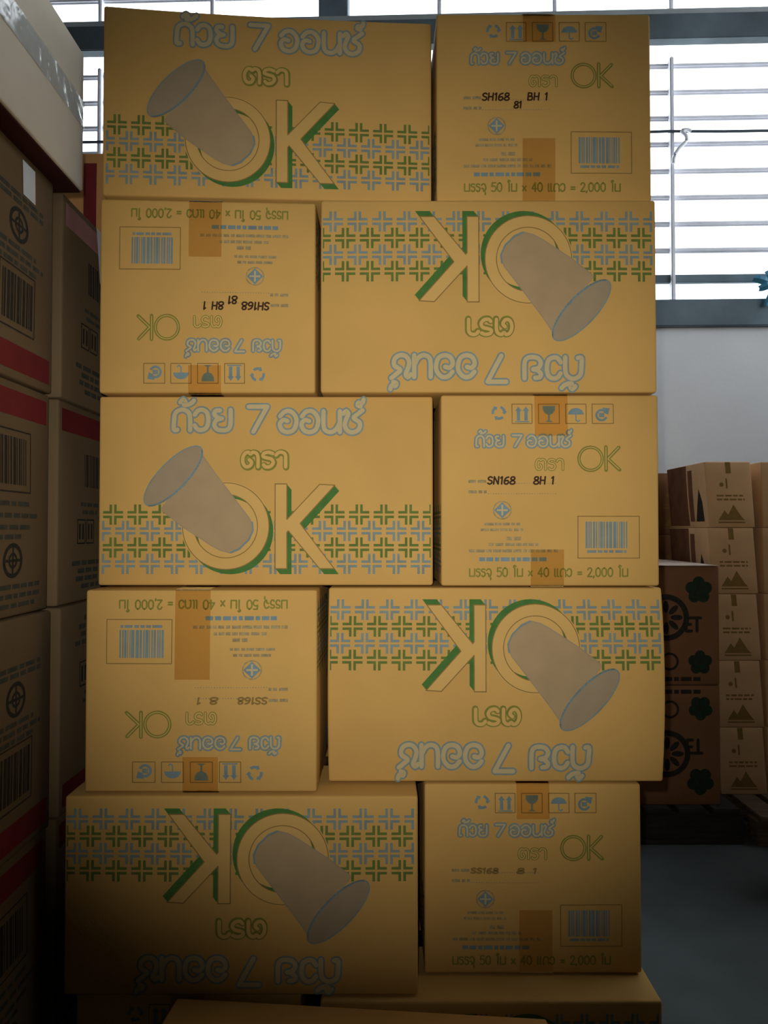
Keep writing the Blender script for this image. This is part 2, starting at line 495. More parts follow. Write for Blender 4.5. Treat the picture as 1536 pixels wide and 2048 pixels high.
# ---- end panel of the cup carton (drawn in units of a 1440 x 1275 panel)
def end_print():
    P = Print()
    rng = random.Random(5)
    # recycling mark: three bent arrows
    for k in range(3):
        a = math.radians(90 + 120 * k)
        P.ring((432, 176), 30, 48, DBLUE, 1, n=8, a0=a - 0.75, a1=a + 0.35)
        tip = ell((432, 176), 39, 39, 0, a + 0.85)
        P.poly([ell((432, 176), 22, 22, 0, a + 0.35), ell((432, 176), 58, 58, 0, a + 0.35), tip], DBLUE, 1)
    for x0, x1 in ((520, 652), (695, 832), (875, 1010), (1050, 1190)):
        icon_frame(P, x0, x1, 118, 248)
    for cx in (562, 612):                                   # this way up
        P.rect(cx - 11, 160, cx + 11, 228, DBLUE, 1)
        P.poly([(cx - 22, 164), (cx, 134), (cx + 22, 164)], DBLUE, 1)
    P.rect(540, 232, 634, 240, DBLUE, 1)
    P.poly([(722, 130), (806, 130), (804, 158), (790, 180), (770, 190), (770, 226), (792, 238), (736, 238), (758, 226), (758, 190), (738, 180), (724, 158)], DBLUE, 1)   # glass
    P.poly([ell((942, 188), 52, 44, 0, math.pi + math.pi * i / 12) for i in range(13)], DBLUE, 1)   # umbrella
    P.stroke([(942, 186), (942, 226), (956, 236), (966, 226)], 8, DBLUE, 1, cap=6)
    P.ring((1112, 192), 26, 42, DBLUE, 1, n=20, a0=0.4, a1=5.4)     # hand-and-bin mark
    P.poly([(1118, 140), (1166, 146), (1156, 190), (1128, 176)], DBLUE, 1)
    P.rect(1094, 176, 1130, 206, BLUE, 2)
    for s, x0, x1, b, h in (('ถ้วย', 275, 472, 402, 72), ('7', 515, 592, 402, 68), ('ออนซ์', 612, 912, 402, 72)):
        put_text(P, s, x0, x1, b, h, ((31, BLUE, 1), (11, PALE, 2)))
    put_text(P, 'ตรา', 668, 866, 556, 70, ((19, OLIVE, 1), (9, FACE, 2)))
    P.ring((1036, 484), 66, 88, OLIVE, 1)
    P.ring((1036, 484), 74, 79, FACE, 2)
    P.stroke([(1138, 405), (1138, 560)], 24, OLIVE, 1)
    P.stroke([(1224, 408), (1150, 484), (1228, 558)], 24, OLIVE, 1)
    P.stroke([(1138, 405), (1138, 556)], 6, FACE, 2)
    P.stroke([(1222, 408), (1150, 484), (1224, 552)], 6, FACE, 2)
    # date lines
    fine_line(P, 230, 350, 634, 20, FINE, 1, rng)
    fine_line(P, 230, 350, 704, 20, FINE, 1, rng)
    x = 356
    while x < 810:
        for y in (648, 716):
            P.rect(x, y - 3, x + 8, y + 3, FINE, 1)
        x += 17
    # standards mark: diamond in a ring
    P.ring((452, 826), 54, 62, FINE, 1, n=32)
    P.poly([(452, 772), (506, 826), (452, 880), (398, 826)], DBLUE, 2)
    P.rect(446, 790, 458, 862, PALE, 3)
    P.rect(416, 820, 488, 832, PALE, 3)
    for x0, x1, y, h in ((335, 570, 918, 18), (310, 590, 956, 18), (480, 580, 1014, 24), (362, 690, 1054, 20), (232, 818, 1096, 20)):
        fine_line(P, x0, x1, y, h, FINE, 1, rng)
    fine_line(P, 300, 752, 1152, 26, DBLUE, 1, rng)
    # bar code in its frame
    icon_frame(P, 950, 1356, 866, 1144, BROWN)
    x = 1000
    while x < 1278:
        w = rng.choice((6, 9, 14, 20))
        P.rect(x, 902, min(x + w, 1282), 1078, DBLUE, 1)
        x += w + rng.choice((4, 5, 8))
    fine_line(P, 1010, 1270, 1100, 18, BLUE, 1, rng)
    put_text(P, 'บรรจุ 50 ใบ x 40 แถว = 2,000 ใบ', 232, 1284, 1266, 52, ((10, OLIVE, 1),))
    return P.bake(lambda x, y: ((x - 50) / 1440 * LD - LD / 2, (1330 - y) / 1275 * LH - LH / 2))


def handwriting(spec, ink=None):
    P = Print()
    for s, x0, x1, y, h in spec:
        put_text(P, s, x0, x1, y, h, ((11, MARK if h >= 40 else BROWN, 3),), slant=0.08)
    return P.bake(lambda x, y: ((x - 50) / 1440 * LD - LD / 2, (1330 - y) / 1275 * LH - LH / 2))


# ------------------------------------------------------------------ cartons
LW, LD, LH = 0.61, 0.395, 0.350          # length, depth, height of the cup carton


def ticks(h, r, n):
    inner = [-(h - r) + 2 * (h - r) * i / n for i in range(n + 1)]
    return [-h, -h + 0.35 * r] + inner + [h - 0.35 * r, h]


def rounded_body(hx, hy, hz, r=0.005, n=(10, 7, 7)):
    """closed carton body with softly rounded folds; returns verts, faces (centred)"""
    tx, ty, tz = ticks(hx, r, n[0]), ticks(hy, r, n[1]), ticks(hz, r, n[2])
    index, verts, faces = {}, [], []

    def vid(i, j, k):
        key = (i, j, k)
        if key not in index:
            p = Vector((tx[i], ty[j], tz[k]))
            c = Vector((max(-hx + r, min(hx - r, p.x)), max(-hy + r, min(hy - r, p.y)), max(-hz + r, min(hz - r, p.z))))
            d = p - c
            index[key] = len(verts)
            verts.append(c + d.normalized() * r if d.length > 1e-9 else p)
        return index[key]
    I, J, K = len(tx) - 1, len(ty) - 1, len(tz) - 1
    for i in range(I):
        for j in range(J):
            faces.append((vid(i, j, K), vid(i + 1, j, K), vid(i + 1, j + 1, K), vid(i, j + 1, K)))
            faces.append((vid(i, j, 0), vid(i, j + 1, 0), vid(i + 1, j + 1, 0), vid(i + 1, j, 0)))
    for i in range(I):
        for k in range(K):
            faces.append((vid(i, 0, k), vid(i + 1, 0, k), vid(i + 1, 0, k + 1), vid(i, 0, k + 1)))
            faces.append((vid(i, J, k), vid(i, J, k + 1), vid(i + 1, J, k + 1), vid(i + 1, J, k)))
    for j in range(J):
        for k in range(K):
            faces.append((vid(0, j, k), vid(0, j, k + 1), vid(0, j + 1, k + 1), vid(0, j + 1, k)))
            faces.append((vid(I, j, k), vid(I, j + 1, k), vid(I, j + 1, k + 1), vid(I, j, k + 1)))
    return verts, faces


def make_warp(hx, hy, hz, bulge=(0.004, 0.004, 0.0), slope_top=0.0, slope_bot=0.0, lean=0.0, sag=0.0, bow=0.0):
    """how a loaded carton gives: walls belly out, top or bottom slopes, the whole box leans"""
    def w(p):
        x, y, z = p
        u, v, t = x / hx, y / hy, z / hz
        cu, cv, ct = max(0, 1 - u * u), max(0, 1 - v * v), max(0, 1 - t * t)
        nx = x + bulge[0] * max(-1, min(1, u)) * cv * ct + lean * (t + 1) / 2 + bow * ct * (1 if u > 0 else 0.3) * u
        ny = y + bulge[1] * max(-1, min(1, v)) * cu * ct
        f = (t + 1) / 2
        nz = z + bulge[2] * max(-1, min(1, t)) * cu * cv + (slope_top * f + slope_bot * (1 - f)) * -u - sag * f * cu * (0.5 + 0.5 * v * v)
        return (nx, ny, nz)
    return w


def face_map(face, half):
    """2-D print coordinates (right, up) -> point on a carton face, plus its outward normal"""
    hx, hy, hz = half
    return {
        '-y': (lambda a, b, o: (a, -hy - o, b)),
        '+y': (lambda a, b, o: (-a, hy + o, b)),
        '+x': (lambda a, b, o: (hx + o, a, b)),
        '-x': (lambda a, b, o: (-hx - o, -a, b)),
    }[face]


def print_obj(name, baked, face, half, xf, parent, sx=1.0, sz=1.0, inks=None):
    fm = face_map(face, half)
    verts, faces, mi = [], [], []
    used = {}
    for t, mat, layer in baked:
        o = 0.0004 + 0.00013 * layer
        n = len(verts)
        for a, b in t:
            verts.append(xf(fm(a * sx, b * sz, o)))
        faces.append((n, n + 1, n + 2))
        mi.append(used.setdefault(mat, len(used)))
    pal = inks or INKS
    return mesh_obj(name, verts, faces, [pal[m] for m in used], parent, mi)


def tape_obj(name, half, zs, len_a, len_b, y0, width, xf, parent, mat, off=0.0016):
    """strip along the carton's length over the top (zs=1) or under the bottom (zs=-1), folded down both ends"""
    hx, hy, hz = half
    r = 0.005
    path = []
    steps = 6
    for i in range(steps + 1):
        path.append((hx + off, zs * (hz - len_a + (len_a - r) * i / steps)))
    path += [(hx - r + (r + off) * math.cos(a), zs * (hz - r + (r + off) * math.sin(a))) for a in (0.4, 0.8, 1.2)]
    for i in range(11):
        path.append((hx - r - (2 * hx - 2 * r) * i / 10, zs * (hz + off)))
    path += [(-(hx - r + (r + off) * math.cos(a)), zs * (hz - r + (r + off) * math.sin(a))) for a in (1.2, 0.8, 0.4)]
    for i in range(steps + 1):
        path.append((-hx - off, zs * (hz - r - (len_b - r) * i / steps)))
    verts, faces = [], []
    m = 5
    for (x, z) in path:
        for k in range(m):
            verts.append(xf((x, y0 - width / 2 + width * k / (m - 1), z)))
    for i in range(len(path) - 1):
        for k in range(m - 1):
            a = i * m + k
            faces.append((a, a + 1, a + m + 1, a + m))
    return mesh_obj(name, verts, faces, mat, parent, smooth=True)


BK_LONG = long_side_print()
BK_END = end_print()


def cup_carton(px_l, px_r, Y, z0, h, kind, flip, label, yaw=0.0, warp_kw=None, tape=(0.08, 0.08, 0.0, 0.0), hand=None, group='printed cup cartons in the tall stack', loc=None, lift=0.0017):
    """kind 'long' shows the picture side to the front, 'end' shows the coded end panel"""
    w = LW if kind == 'long' else LD
    d = LD if kind == 'long' else LW
    if loc is None:
        zc = z0 + h / 2
        # front-face centre from its two side edges in the photo, at the face's own distance
        fwd = Y * math.cos(PITCH) + (zc - CAM.z) * math.sin(PITCH)
        xc = ((px_l + px_r) / 2 - 768) / FPX * fwd
        w = (px_r - px_l) / FPX * fwd
        loc = Vector((xc, Y + d / 2, z0))
    root = empty('cup_carton', loc, yaw)
    tag(root, label, 'carton', group)
    half_c = (LW / 2, LD / 2, h / 2)                      # canonical: length along x
    half_o = (w / 2, d / 2, h / 2)
    kw = dict(warp_kw or {})
    W = make_warp(*half_o, **kw)
    fx = w / (LW if kind == 'long' else LD)

    def xf(p):
        x, y, z = p
        if kind == 'end':
            x, y = y, -x
        if flip:
            x, z = -x, -z
        x *= fx
        x, y, z = W((x, y, z))
        return (x, y, z + h / 2 + lift)
    v, f = rounded_body(*half_c)
    body = mesh_obj('body', [xf(p) for p in v], f, M_card, root, smooth=True)
    sz = h / LH
    print_obj('side_print_or_shade', BK_LONG, '-y', half_c, xf, body, 1, sz)
    print_obj('side_print_or_shade', BK_LONG, '+y', half_c, xf, body, 1, sz)
    print_obj('end_print', BK_END, '+x', half_c, xf, body, 1, sz)
    print_obj('end_print', BK_END, '-x', half_c, xf, body, 1, sz)
    if hand:
        print_obj('handwriting', handwriting(hand), '+x', half_c, xf, body, 1, sz)
    tape_obj('packing_tape', half_c, 1, tape[0], 0.07, tape[2], 0.060, xf, root, M_tape)
    tape_obj('packing_tape', half_c, -1, tape[1], 0.07, tape[3], 0.060, xf, root, M_tape)
    return root


# ------------------------------------------------------------------ the room
WALL_T = math.radians(1.9)
WALL_O = Vector((0, 4.55, 0))
WALL_A = Vector((math.cos(WALL_T), -math.sin(WALL_T), 0))
WALL_N = Vector((-math.sin(WALL_T), -math.cos(WALL_T), 0))


def wallpt(px, py, d=0.0):
    """photo pixel -> (along, up) on the window wall's plane moved d into the room"""
    r = ray(px, py)
    o = WALL_O + WALL_N * d
    t = (o - CAM).dot(WALL_N) / r.dot(WALL_N)
    p = CAM + r * t
    return (p - WALL_O).dot(WALL_A), p.z


def on_wall(o):
    o.location = WALL_O
    o.rotation_euler = (0, 0, -WALL_T)
    return o


ROOM_X0, ROOM_X1, ROOM_Y0, ROOM_H = -3.2, 3.4, -4.5, 5.2
v, f = box_geo(ROOM_X0 - .2, ROOM_X1 + .2, ROOM_Y0 - .2, 5.0, -0.12, 0.0)
tag(mesh_obj('floor', v, f, M_floor), kind='structure')
v, f = box_geo(ROOM_X0 - .2, ROOM_X1 + .2, ROOM_Y0 - .2, 5.0, ROOM_H, ROOM_H + 0.1)
tag(mesh_obj('ceiling', v, f, M_ceil), kind='structure')
v, f = box_geo(ROOM_X0 - .2, ROOM_X0, ROOM_Y0, 4.8, 0, ROOM_H)
tag(mesh_obj('wall_left', v, f, M_dull), kind='structure')
v, f = box_geo(ROOM_X0 - .2, ROOM_X1 + .2, ROOM_Y0 - .2, ROOM_Y0, 0, ROOM_H)
tag(mesh_obj('wall_front', v, f, M_dull), kind='structure')
# the right-hand wall carries the same band of barred windows, high up
WY0, WY1, WZ0, WZ1 = -0.6, 4.3, 2.5, 5.0
vv, ff = [], []
for (ya, yb, za, zb) in ((ROOM_Y0, 4.8, 0, WZ0), (ROOM_Y0, 4.8, WZ1, ROOM_H), (ROOM_Y0, WY0, WZ0, WZ1), (WY1, 4.8, WZ0, WZ1)):
    v, f = box_geo(ROOM_X1, ROOM_X1 + .2, ya, yb, za, zb)
    n0 = len(vv)
    vv += v
    ff += [tuple(i + n0 for i in q) for q in f]
tag(mesh_obj('wall_right', vv, ff, M_dull), kind='structure')
w3 = empty('added_window', (ROOM_X1 + 0.1, 0, 0))
w3['kind'] = 'structure'
for k in range(8):
    y = WY0 + (WY1 - WY0) * k / 7
    bevel_box('grille_upright', -0.025, 0.025, y - 0.012, y + 0.012, WZ0, WZ1, M_bar, w3, b=0.003)
for k in range(13):
    z = WZ0 + 0.08 + 0.17 * k
    bevel_box('grille_bar', -0.004, 0.004, WY0, WY1, z - 0.015, z + 0.015, M_bar, w3, b=0.002)

Z_SILL0 = wallpt(1420, 655)[1]
Z_SILL1 = wallpt(1420, 601)[1]
Z_BEAM0 = wallpt(1420, 81)[1]
Z_BEAM1 = wallpt(1420, 31)[1]
Z_RAIL1 = wallpt(1420, 17)[1]
Z_TOP = ROOM_H
A0, A1 = -3.5, 3.6
v, f = box_geo(A0, A1, 0.0, 0.18, 0, Z_SILL0)
tag(on_wall(mesh_obj('wall_back', v, f, M_wall)), kind='structure')
tag(on_wall(bevel_box('trim_1', A0, A1, -0.035, 0.18, Z_SILL0, Z_SILL1, M_sill, b=0.006)), kind='structure')
tag(on_wall(bevel_box('trim_2', A0, A1, -0.03, 0.045, Z_BEAM0, Z_BEAM1, M_beam, b=0.006)), kind='structure')
ca, cb = wallpt(637, 20)[0], wallpt(695, 20)[0]
tag(on_wall(bevel_box('trim_3', ca, cb, 0.0, 0.18, Z_RAIL1, Z_TOP, M_sill, b=0.006)), kind='structure')


def grille(name, z0, z1, hz_list, verticals, v0, v1):
    root = on_wall(empty(name, WALL_O))
    root['kind'] = 'structure'
    t = 0.016
    fr = M_bar
    for z in hz_list:
        bevel_box('grille_bar', A0 + .1, A1 - .1, 0.050, 0.082, z - 0.016, z + 0.016, M_bar, root, b=0.010)
    for a in verticals:
        bevel_box('grille_upright', a - 0.011, a + 0.011, 0.012, 0.066, v0, v1, M_bar, root, b=0.005)
    return root


step = wallpt(1345, 300)[0] - wallpt(1110, 300)[0]
a_ref = wallpt(1347, 300)[0]
ups = [a_ref + step * k for k in range(-7, 3)]
bars = [wallpt(1420, y, -0.055)[1] for y in (130, 183, 235, 287, 341, 394, 447, 500)]
w1 = grille('window_1', Z_SILL1, Z_BEAM0, bars, ups, Z_SILL1, wallpt(1420, 108)[1])
zl = wallpt(1420, 558, -0.055)[1]
bevel_box('lower_rail', A0 + .1, A1 - .1, 0.04, 0.075, zl - 0.024, zl + 0.024, M_sill, w1, b=0.003)
bars2 = [Z_RAIL1 + 0.17 * k for k in range(1, 5)]
w2 = grille('window_2', Z_BEAM1, Z_TOP, bars2, ups, Z_BEAM1, Z_TOP)
bevel_box('lower_rail', A0 + .1, A1 - .1, -0.01, 0.08, Z_BEAM1, Z_RAIL1, M_rail, w2, b=0.003)


def tube(name, pts, r, mat, parent=None, n=8):
    verts, faces = [], []
    P_ = [Vector(p) for p in pts]
    for i, p in enumerate(P_):
        t = (P_[min(i + 1, len(P_) - 1)] - P_[max(i - 1, 0)]).normalized()
        s = t.orthogonal().normalized() if abs(t.z) > 0.9 else t.cross(Vector((0, 0, 1))).normalized()
        u = s.cross(t).normalized()
        for k in range(n):
            a = 2 * math.pi * k / n
            verts.append(p + s * (r * math.cos(a)) + u * (r * math.sin(a)))
    for i in range(len(P_) - 1):
        for k in range(n):
            faces.append((i * n + k, i * n + (k + 1) % n, (i + 1) * n + (k + 1) % n, (i + 1) * n + k))
    faces.append(tuple(range(n))[::-1])
    faces.append(tuple((len(P_) - 1) * n + k for k in range(n)))
    return mesh_obj(name, verts, faces, mat, parent, smooth=True)


# cable slung along the window, and the string knotted round the upright
za = wallpt(1420, 262)[1]
cb_ = on_wall(tube('electric_cable', [(-3.35 + 0.335 * k, 0.008, za + 0.008 * math.sin(k * 0.9) * (k % 3 == 0)) for k in range(21)], 0.0085, M_cable))
tag(cb_, 'thin dark cable strung across the window bars', 'cable')
sa, sz_ = wallpt(1352, 290)
pts = []
for (dx, dz, dy) in ((-.018, -.11, 0), (-.012, -.07, -.004), (.01, -.03, -.012), (.05, .01, -.014), (.055, .045, -.012), (.03, .075, -.01), (.06, .085, -.008), (.085, .075, -.006)):
    pts.append((sa + dx, dy - 0.004, sz_ + dz))
st = on_wall(tube('plastic_string', smooth_path(pts, 4), 0.011, M_rope))
tag(st, 'white plastic string knotted round the window upright below the cable', 'string')

# crumpled blue plastic tied to the lower rail
rng = random.Random(11)
ba, bz = wallpt(1542, 572, 0.03)
root = on_wall(empty('plastic_bag', WALL_O))
root.location = WALL_O + WALL_A * ba + WALL_N * 0.05 + Vector((0, 0, bz))
verts, faces = [], []
for s in range(9):
    ang = 2 * math.pi * s / 9 + rng.uniform(-.2, .2)
    L = rng.uniform(0.07, 0.14)
    wdt = rng.uniform(0.025, 0.045)
    n0 = len(verts)
    for k in range(5):
        q = k / 4
        rad = L * q
        c = Vector((rad * math.cos(ang), -0.02 * math.sin(3.1 * q) + rng.uniform(-.006, .006), rad * math.sin(ang)))
        side = Vector((-math.sin(ang), 0.3, math.cos(ang))) * wdt * (0.25 + 1.2 * q * (1.15 - q))
        verts += [c - side, c + Vector((0, -0.012, 0)), c + side]
    for k in range(4):
        b = n0 + k * 3
        faces += [(b, b + 1, b + 4, b + 3), (b + 1, b + 2, b + 5, b + 4)]
bag = mesh_obj('film_folds', verts, faces, M_bag, root)
sol = bag.modifiers.new('film', 'SOLIDIFY')
sol.thickness = 0.002
bevel_box('knot', -0.016, 0.016, -0.022, 0.01, -0.016, 0.016, M_bag, root, b=0.008)
tag(root, 'crumpled blue plastic bag tied to the lower window rail', 'plastic bag')


# ------------------------------------------------------------------ pallets
def pallet(name, x0, x1, y0, y1, h, mat, label, slats=7):
    root = empty(name, ((x0 + x1) / 2, (y0 + y1) / 2, 0))
    tag(root, label, 'pallet')
    w, d = (x1 - x0) / 2, (y1 - y0) / 2
    t = 0.02
    for k in range(3):
        y = -d + 0.05 + (2 * d - 0.1) * k / 2
        bevel_box('stringer', -w, w, y - 0.045, y + 0.045, t, h - t, mat, root, b=0.003)
        bevel_box('base_board', -w, w, y - 0.05, y + 0.05, 0, t, mat, root, b=0.003)
    sw = 2 * w / slats
    for k in range(slats):
        x = -w + sw * (k + 0.5)
        bevel_box('deck_slat', x - sw * 0.40, x + sw * 0.40, -d, d, h - t, h, mat, root, b=0.003)
    return root


P_TOP = 0.15
pallet('wooden_pallet', -0.56, 0.56, 1.345, 2.45, P_TOP, M_wood, 'wooden pallet under the stack of yellow printed cup cartons')

# ------------------------------------------------------------------ the tall stack, layer by layer (from the bottom)
Z6, Z5, Z4, Z3, Z2, Z1, Z0 = P_TOP, 0.500, 0.842, 1.196, 1.546, 1.902, 2.258
H168 = lambda a, b: [(a, 352, 540, 652, 44), (b, 655, 795, 652, 44)]
EPS = 0.0034
cup_carton(205, 863, 1.41, Z1, Z0 - Z1 - 0.008, 'long', False, 'yellow cup carton with upright picture side in the top layer, dented top edge', warp_kw=dict(slope_top=0.017, slope_bot=0.007, bulge=(.003, .003, 0), sag=0.004), lift=0.010)
cup_carton(873, 1302, 1.40, Z1, Z0 - Z1 - 0.006, 'end', False, 'yellow cup carton with upright end panel and black handwriting in the top layer', warp_kw=dict(bulge=(.003, .003, 0)), tape=(0.055, 0.115, -0.008, -0.010), hand=H168('SH168', 'BH 1') + [('81', 565, 620, 705, 40)])
cup_carton(199, 631, 1.39, Z2, Z1 - Z2 - EPS, 'end', True, 'upside-down end-panel cup carton in the second layer from the top', warp_kw=dict(slope_top=0.004, bulge=(.003, .004, 0)), tape=(0.05, 0.105, 0.004, 0.004), hand=H168('SH168', '8H 1') + [('81', 565, 630, 690, 44)])
cup_carton(641, 1313, 1.387, Z2, Z1 - Z2 - EPS, 'long', True, 'upside-down picture-side cup carton in the second layer from the top', warp_kw=dict(bulge=(.003, .004, 0)))
cup_carton(197, 866, 1.405, Z3, Z2 - Z3 - EPS, 'long', False, 'upright picture-side cup carton in the third layer from the top', warp_kw=dict(bulge=(.004, .004, 0)))
cup_carton(882, 1318, 1.39, Z3, Z2 - Z3 - EPS, 'end', False, 'upright end-panel cup carton in the third layer from the top', warp_kw=dict(bulge=(.003, .004, 0)), tape=(0.075, 0.066, 0.002, -0.006), hand=H168('SN168', '8H 1'))
cup_carton(170, 634, 1.345, Z4, Z3 - Z4 - EPS, 'end', True, 'upside-down end-panel cup carton in the fourth layer, shiny tape fold', warp_kw=dict(bulge=(.004, .004, 0)), tape=(0.062, 0.155, 0.000, 0.014), hand=[('SS168', 352, 540, 652, 36), ('8 1', 655, 795, 652, 36)])
cup_carton(657, 1325, 1.40, Z4, Z3 - Z4 - EPS, 'long', True, 'upside-down picture-side cup carton in the fourth layer from the top', warp_kw=dict(bulge=(.006, .004, 0), bow=0.006))
cup_carton(128, 836, 1.335, Z5, Z4 - Z5 - EPS, 'long', True, 'upside-down picture-side cup carton in the fifth layer, jutting out', warp_kw=dict(bulge=(.003, .003, 0)))
cup_carton(849, 1283, 1.40, Z5, Z4 - Z5 - EPS, 'end', False, 'upright end-panel cup carton in the fifth layer from the top', warp_kw=dict(bulge=(.003, .003, 0)), tape=(0.062, 0.115, 0.0, 0.004), hand=[('SS168', 352, 540, 652, 30), ('8 1', 655, 795, 652, 30)])
cup_carton(150, 602, 1.345, Z6, Z5 - Z6 - EPS, 'end', False, 'upright end-panel cup carton in the bottom layer, behind the plain carton', warp_kw=dict(bulge=(.003, .003, 0)))
cup_carton(640, 1327, 1.325, Z6, Z5 - Z6 - EPS, 'long', True, 'upside-down picture-side cup carton in the bottom layer', warp_kw=dict(bulge=(.003, .003, 0)))
# the back half of each layer, turned the other way round
back = {}
for i, (za_, zb_) in enumerate(((Z6, Z5), (Z5, Z4), (Z4, Z3), (Z3, Z2), (Z2, Z1), (Z1 + 0.006, Z0 - 0.01))):
    long_left = (i % 2 == 1)                 # front layer has its long box on the left
    h = zb_ - za_ - EPS
    lay = ('bottom', 'second-lowest', 'third-lowest', 'third-highest', 'second-highest', 'top')[i]
    xl = (-0.50, 0.50)
    y_front = 1.37
    for kind, x, y in ((('end', xl[0] + LD / 2, y_front + 0.46 + LW / 2), ('long', xl[1] - LW / 2 + .02, y_front + 0.70 + LD / 2)) if long_left else
                       (('long', xl[0] + LW / 2 - .02, y_front + 0.70 + LD / 2), ('end', xl[1] - LD / 2, y_front + 0.46 + LW / 2))):
        key = kind
        lab = 'cup carton, %s outward, in the back half of the stack, %s layer' % ('picture side' if kind == 'long' else 'end panel', lay)
        if key not in back:
            back[key] = (cup_carton(0, 0, 0, za_, 0.3385, kind, False, lab, group='cup cartons at the back of the tall stack', loc=Vector((x, y, za_))))
            r = back[key]
        else:
            r = copy_tree(back[key])
            r.location = (x, y, za_)
            r['label'] = lab
        r.scale = (1, 1, h / 0.3385)

# plain carton pushed against the foot of the stack
def plain_carton(name, cx, cy, z0, w, d, h, mat, label, rz=0.0, group=None, warp_kw=None, n=(8, 6, 6), r=0.005):
    root = empty(name, (cx, cy, z0), rz)
    tag(root, label, 'carton', group)
    W = make_warp(w / 2, d / 2, h / 2, **(warp_kw or {}))

    def xf(p):
        x, y, z = W(p)
        return (x, y, z + h / 2)
    v_, f_ = rounded_body(w / 2, d / 2, h / 2, r, n)
    mesh_obj('body', [xf(p) for p in v_], f_, mat, root, smooth=True)
    root_half = (w / 2, d / 2, h / 2)
    return root, root_half, xf


rt, hf, xf = plain_carton('plain_carton', -0.062, 1.098, 0, 0.62, 0.40, 0.505, M_plain, 'plain yellow carton standing on the floor against the foot of the stack', rz=math.radians(-5.2))
tape_obj('packing_tape', hf, 1, 0.07, 0.07, 0, 0.06, xf, rt, M_tape)

# ------------------------------------------------------------------ brown cartons on the left
LX = -0.60
LEFT_H = 0.386
SIDE_W = 0.455


def left_print(variant):
    """side panel, 100 x 100 units, x from the near edge to the far edge, y down"""
    P = Print()
    rng = random.Random(variant * 7 + 3)
    up = variant in (1, 2)
    fl = (lambda y: y) if up else (lambda y: 100 - y)

    def rect(x0, y0, x1, y1, ink, layer=0):
        ya, yb = sorted((fl(y0), fl(y1)))
        P.rect(x0, ya, x1, yb, ink, layer)
    rect(3, 4, 97, 15, 0 if variant != 2 else 4, 0)

    def words(x0, x1, y, h=2.0, ink=2):
        x = x0
        while x < x1 - 1:
            w = min(rng.uniform(3, 9), x1 - x)
            rect(x, y - h / 2, x + w, y + h / 2, ink)
            x += w + rng.uniform(0.8, 1.6)
    # bar code
    x = 58
    while x < 80:
        w = rng.choice((0.7, 1.2, 2.0))
        rect(x, 24, x + w, 44, 1)
        x += w + rng.choice((0.6, 1.0))
    P.stroke([(56, fl(21)), (83, fl(21)), (83, fl(47)), (56, fl(47))], 0.7, 1, 0, closed=True, cap=4)
    for y, a, b in ((52, 45, 84), (57, 42, 90), (62, 48, 84), (66, 56, 76)) if variant else ((49, 45, 84), (52.5, 42, 90), (56, 48, 84)):
        words(a, b, y)
    c = (70, fl(76 if variant else 66))
    P.ring(c, 5.6, 7.4, 1, 0, n=28)
    P.ring(c, 2.2, 3.4, 1, 0, n=20)
    P.rect(c[0] - 0.6, c[1] - 6, c[0] + 0.6, c[1] + 6, 1, 0)
    P.rect(c[0] - 6, c[1] - 0.6, c[0] + 6, c[1] + 0.6, 1, 0)
    for y, a, b in ((87, 55, 92), (91, 48, 92), (95, 60, 88)) if variant else ((76, 50, 92), (79, 54, 90)):
        words(a, b, y)
    # near half of the panel
    for y, a, b in ((50, 22, 42), (54, 24, 40)):
        words(a, b, y)
    for k in range(2):                                   # handling marks
        x0 = 19 + 9.5 * k
        P.stroke([(x0, fl(58)), (x0 + 8, fl(58)), (x0 + 8, fl(70)), (x0, fl(70))], 0.8, 1, 0, closed=True, cap=4)
        rect(x0 + 1.4, 60, x0 + 3.2, 68, 1)
        rect(x0 + 4.8, 60, x0 + 6.6, 68, 1)
    x = 26
    while x < 44:
        w = rng.choice((0.7, 1.2, 2.0))
        rect(x, 24, x + w, 41, 1)
        x += w + rng.choice((0.6, 1.0))
    for y, a, b in ((80, 14, 44), (84, 20, 46), (88, 18, 42), (92, 24, 46)):
        words(a, b, y, 2.4)
    return P.bake(lambda x, y: ((x / 100 - 0.5) * SIDE_W, (0.5 - y / 100) * LEFT_H), 0.05)


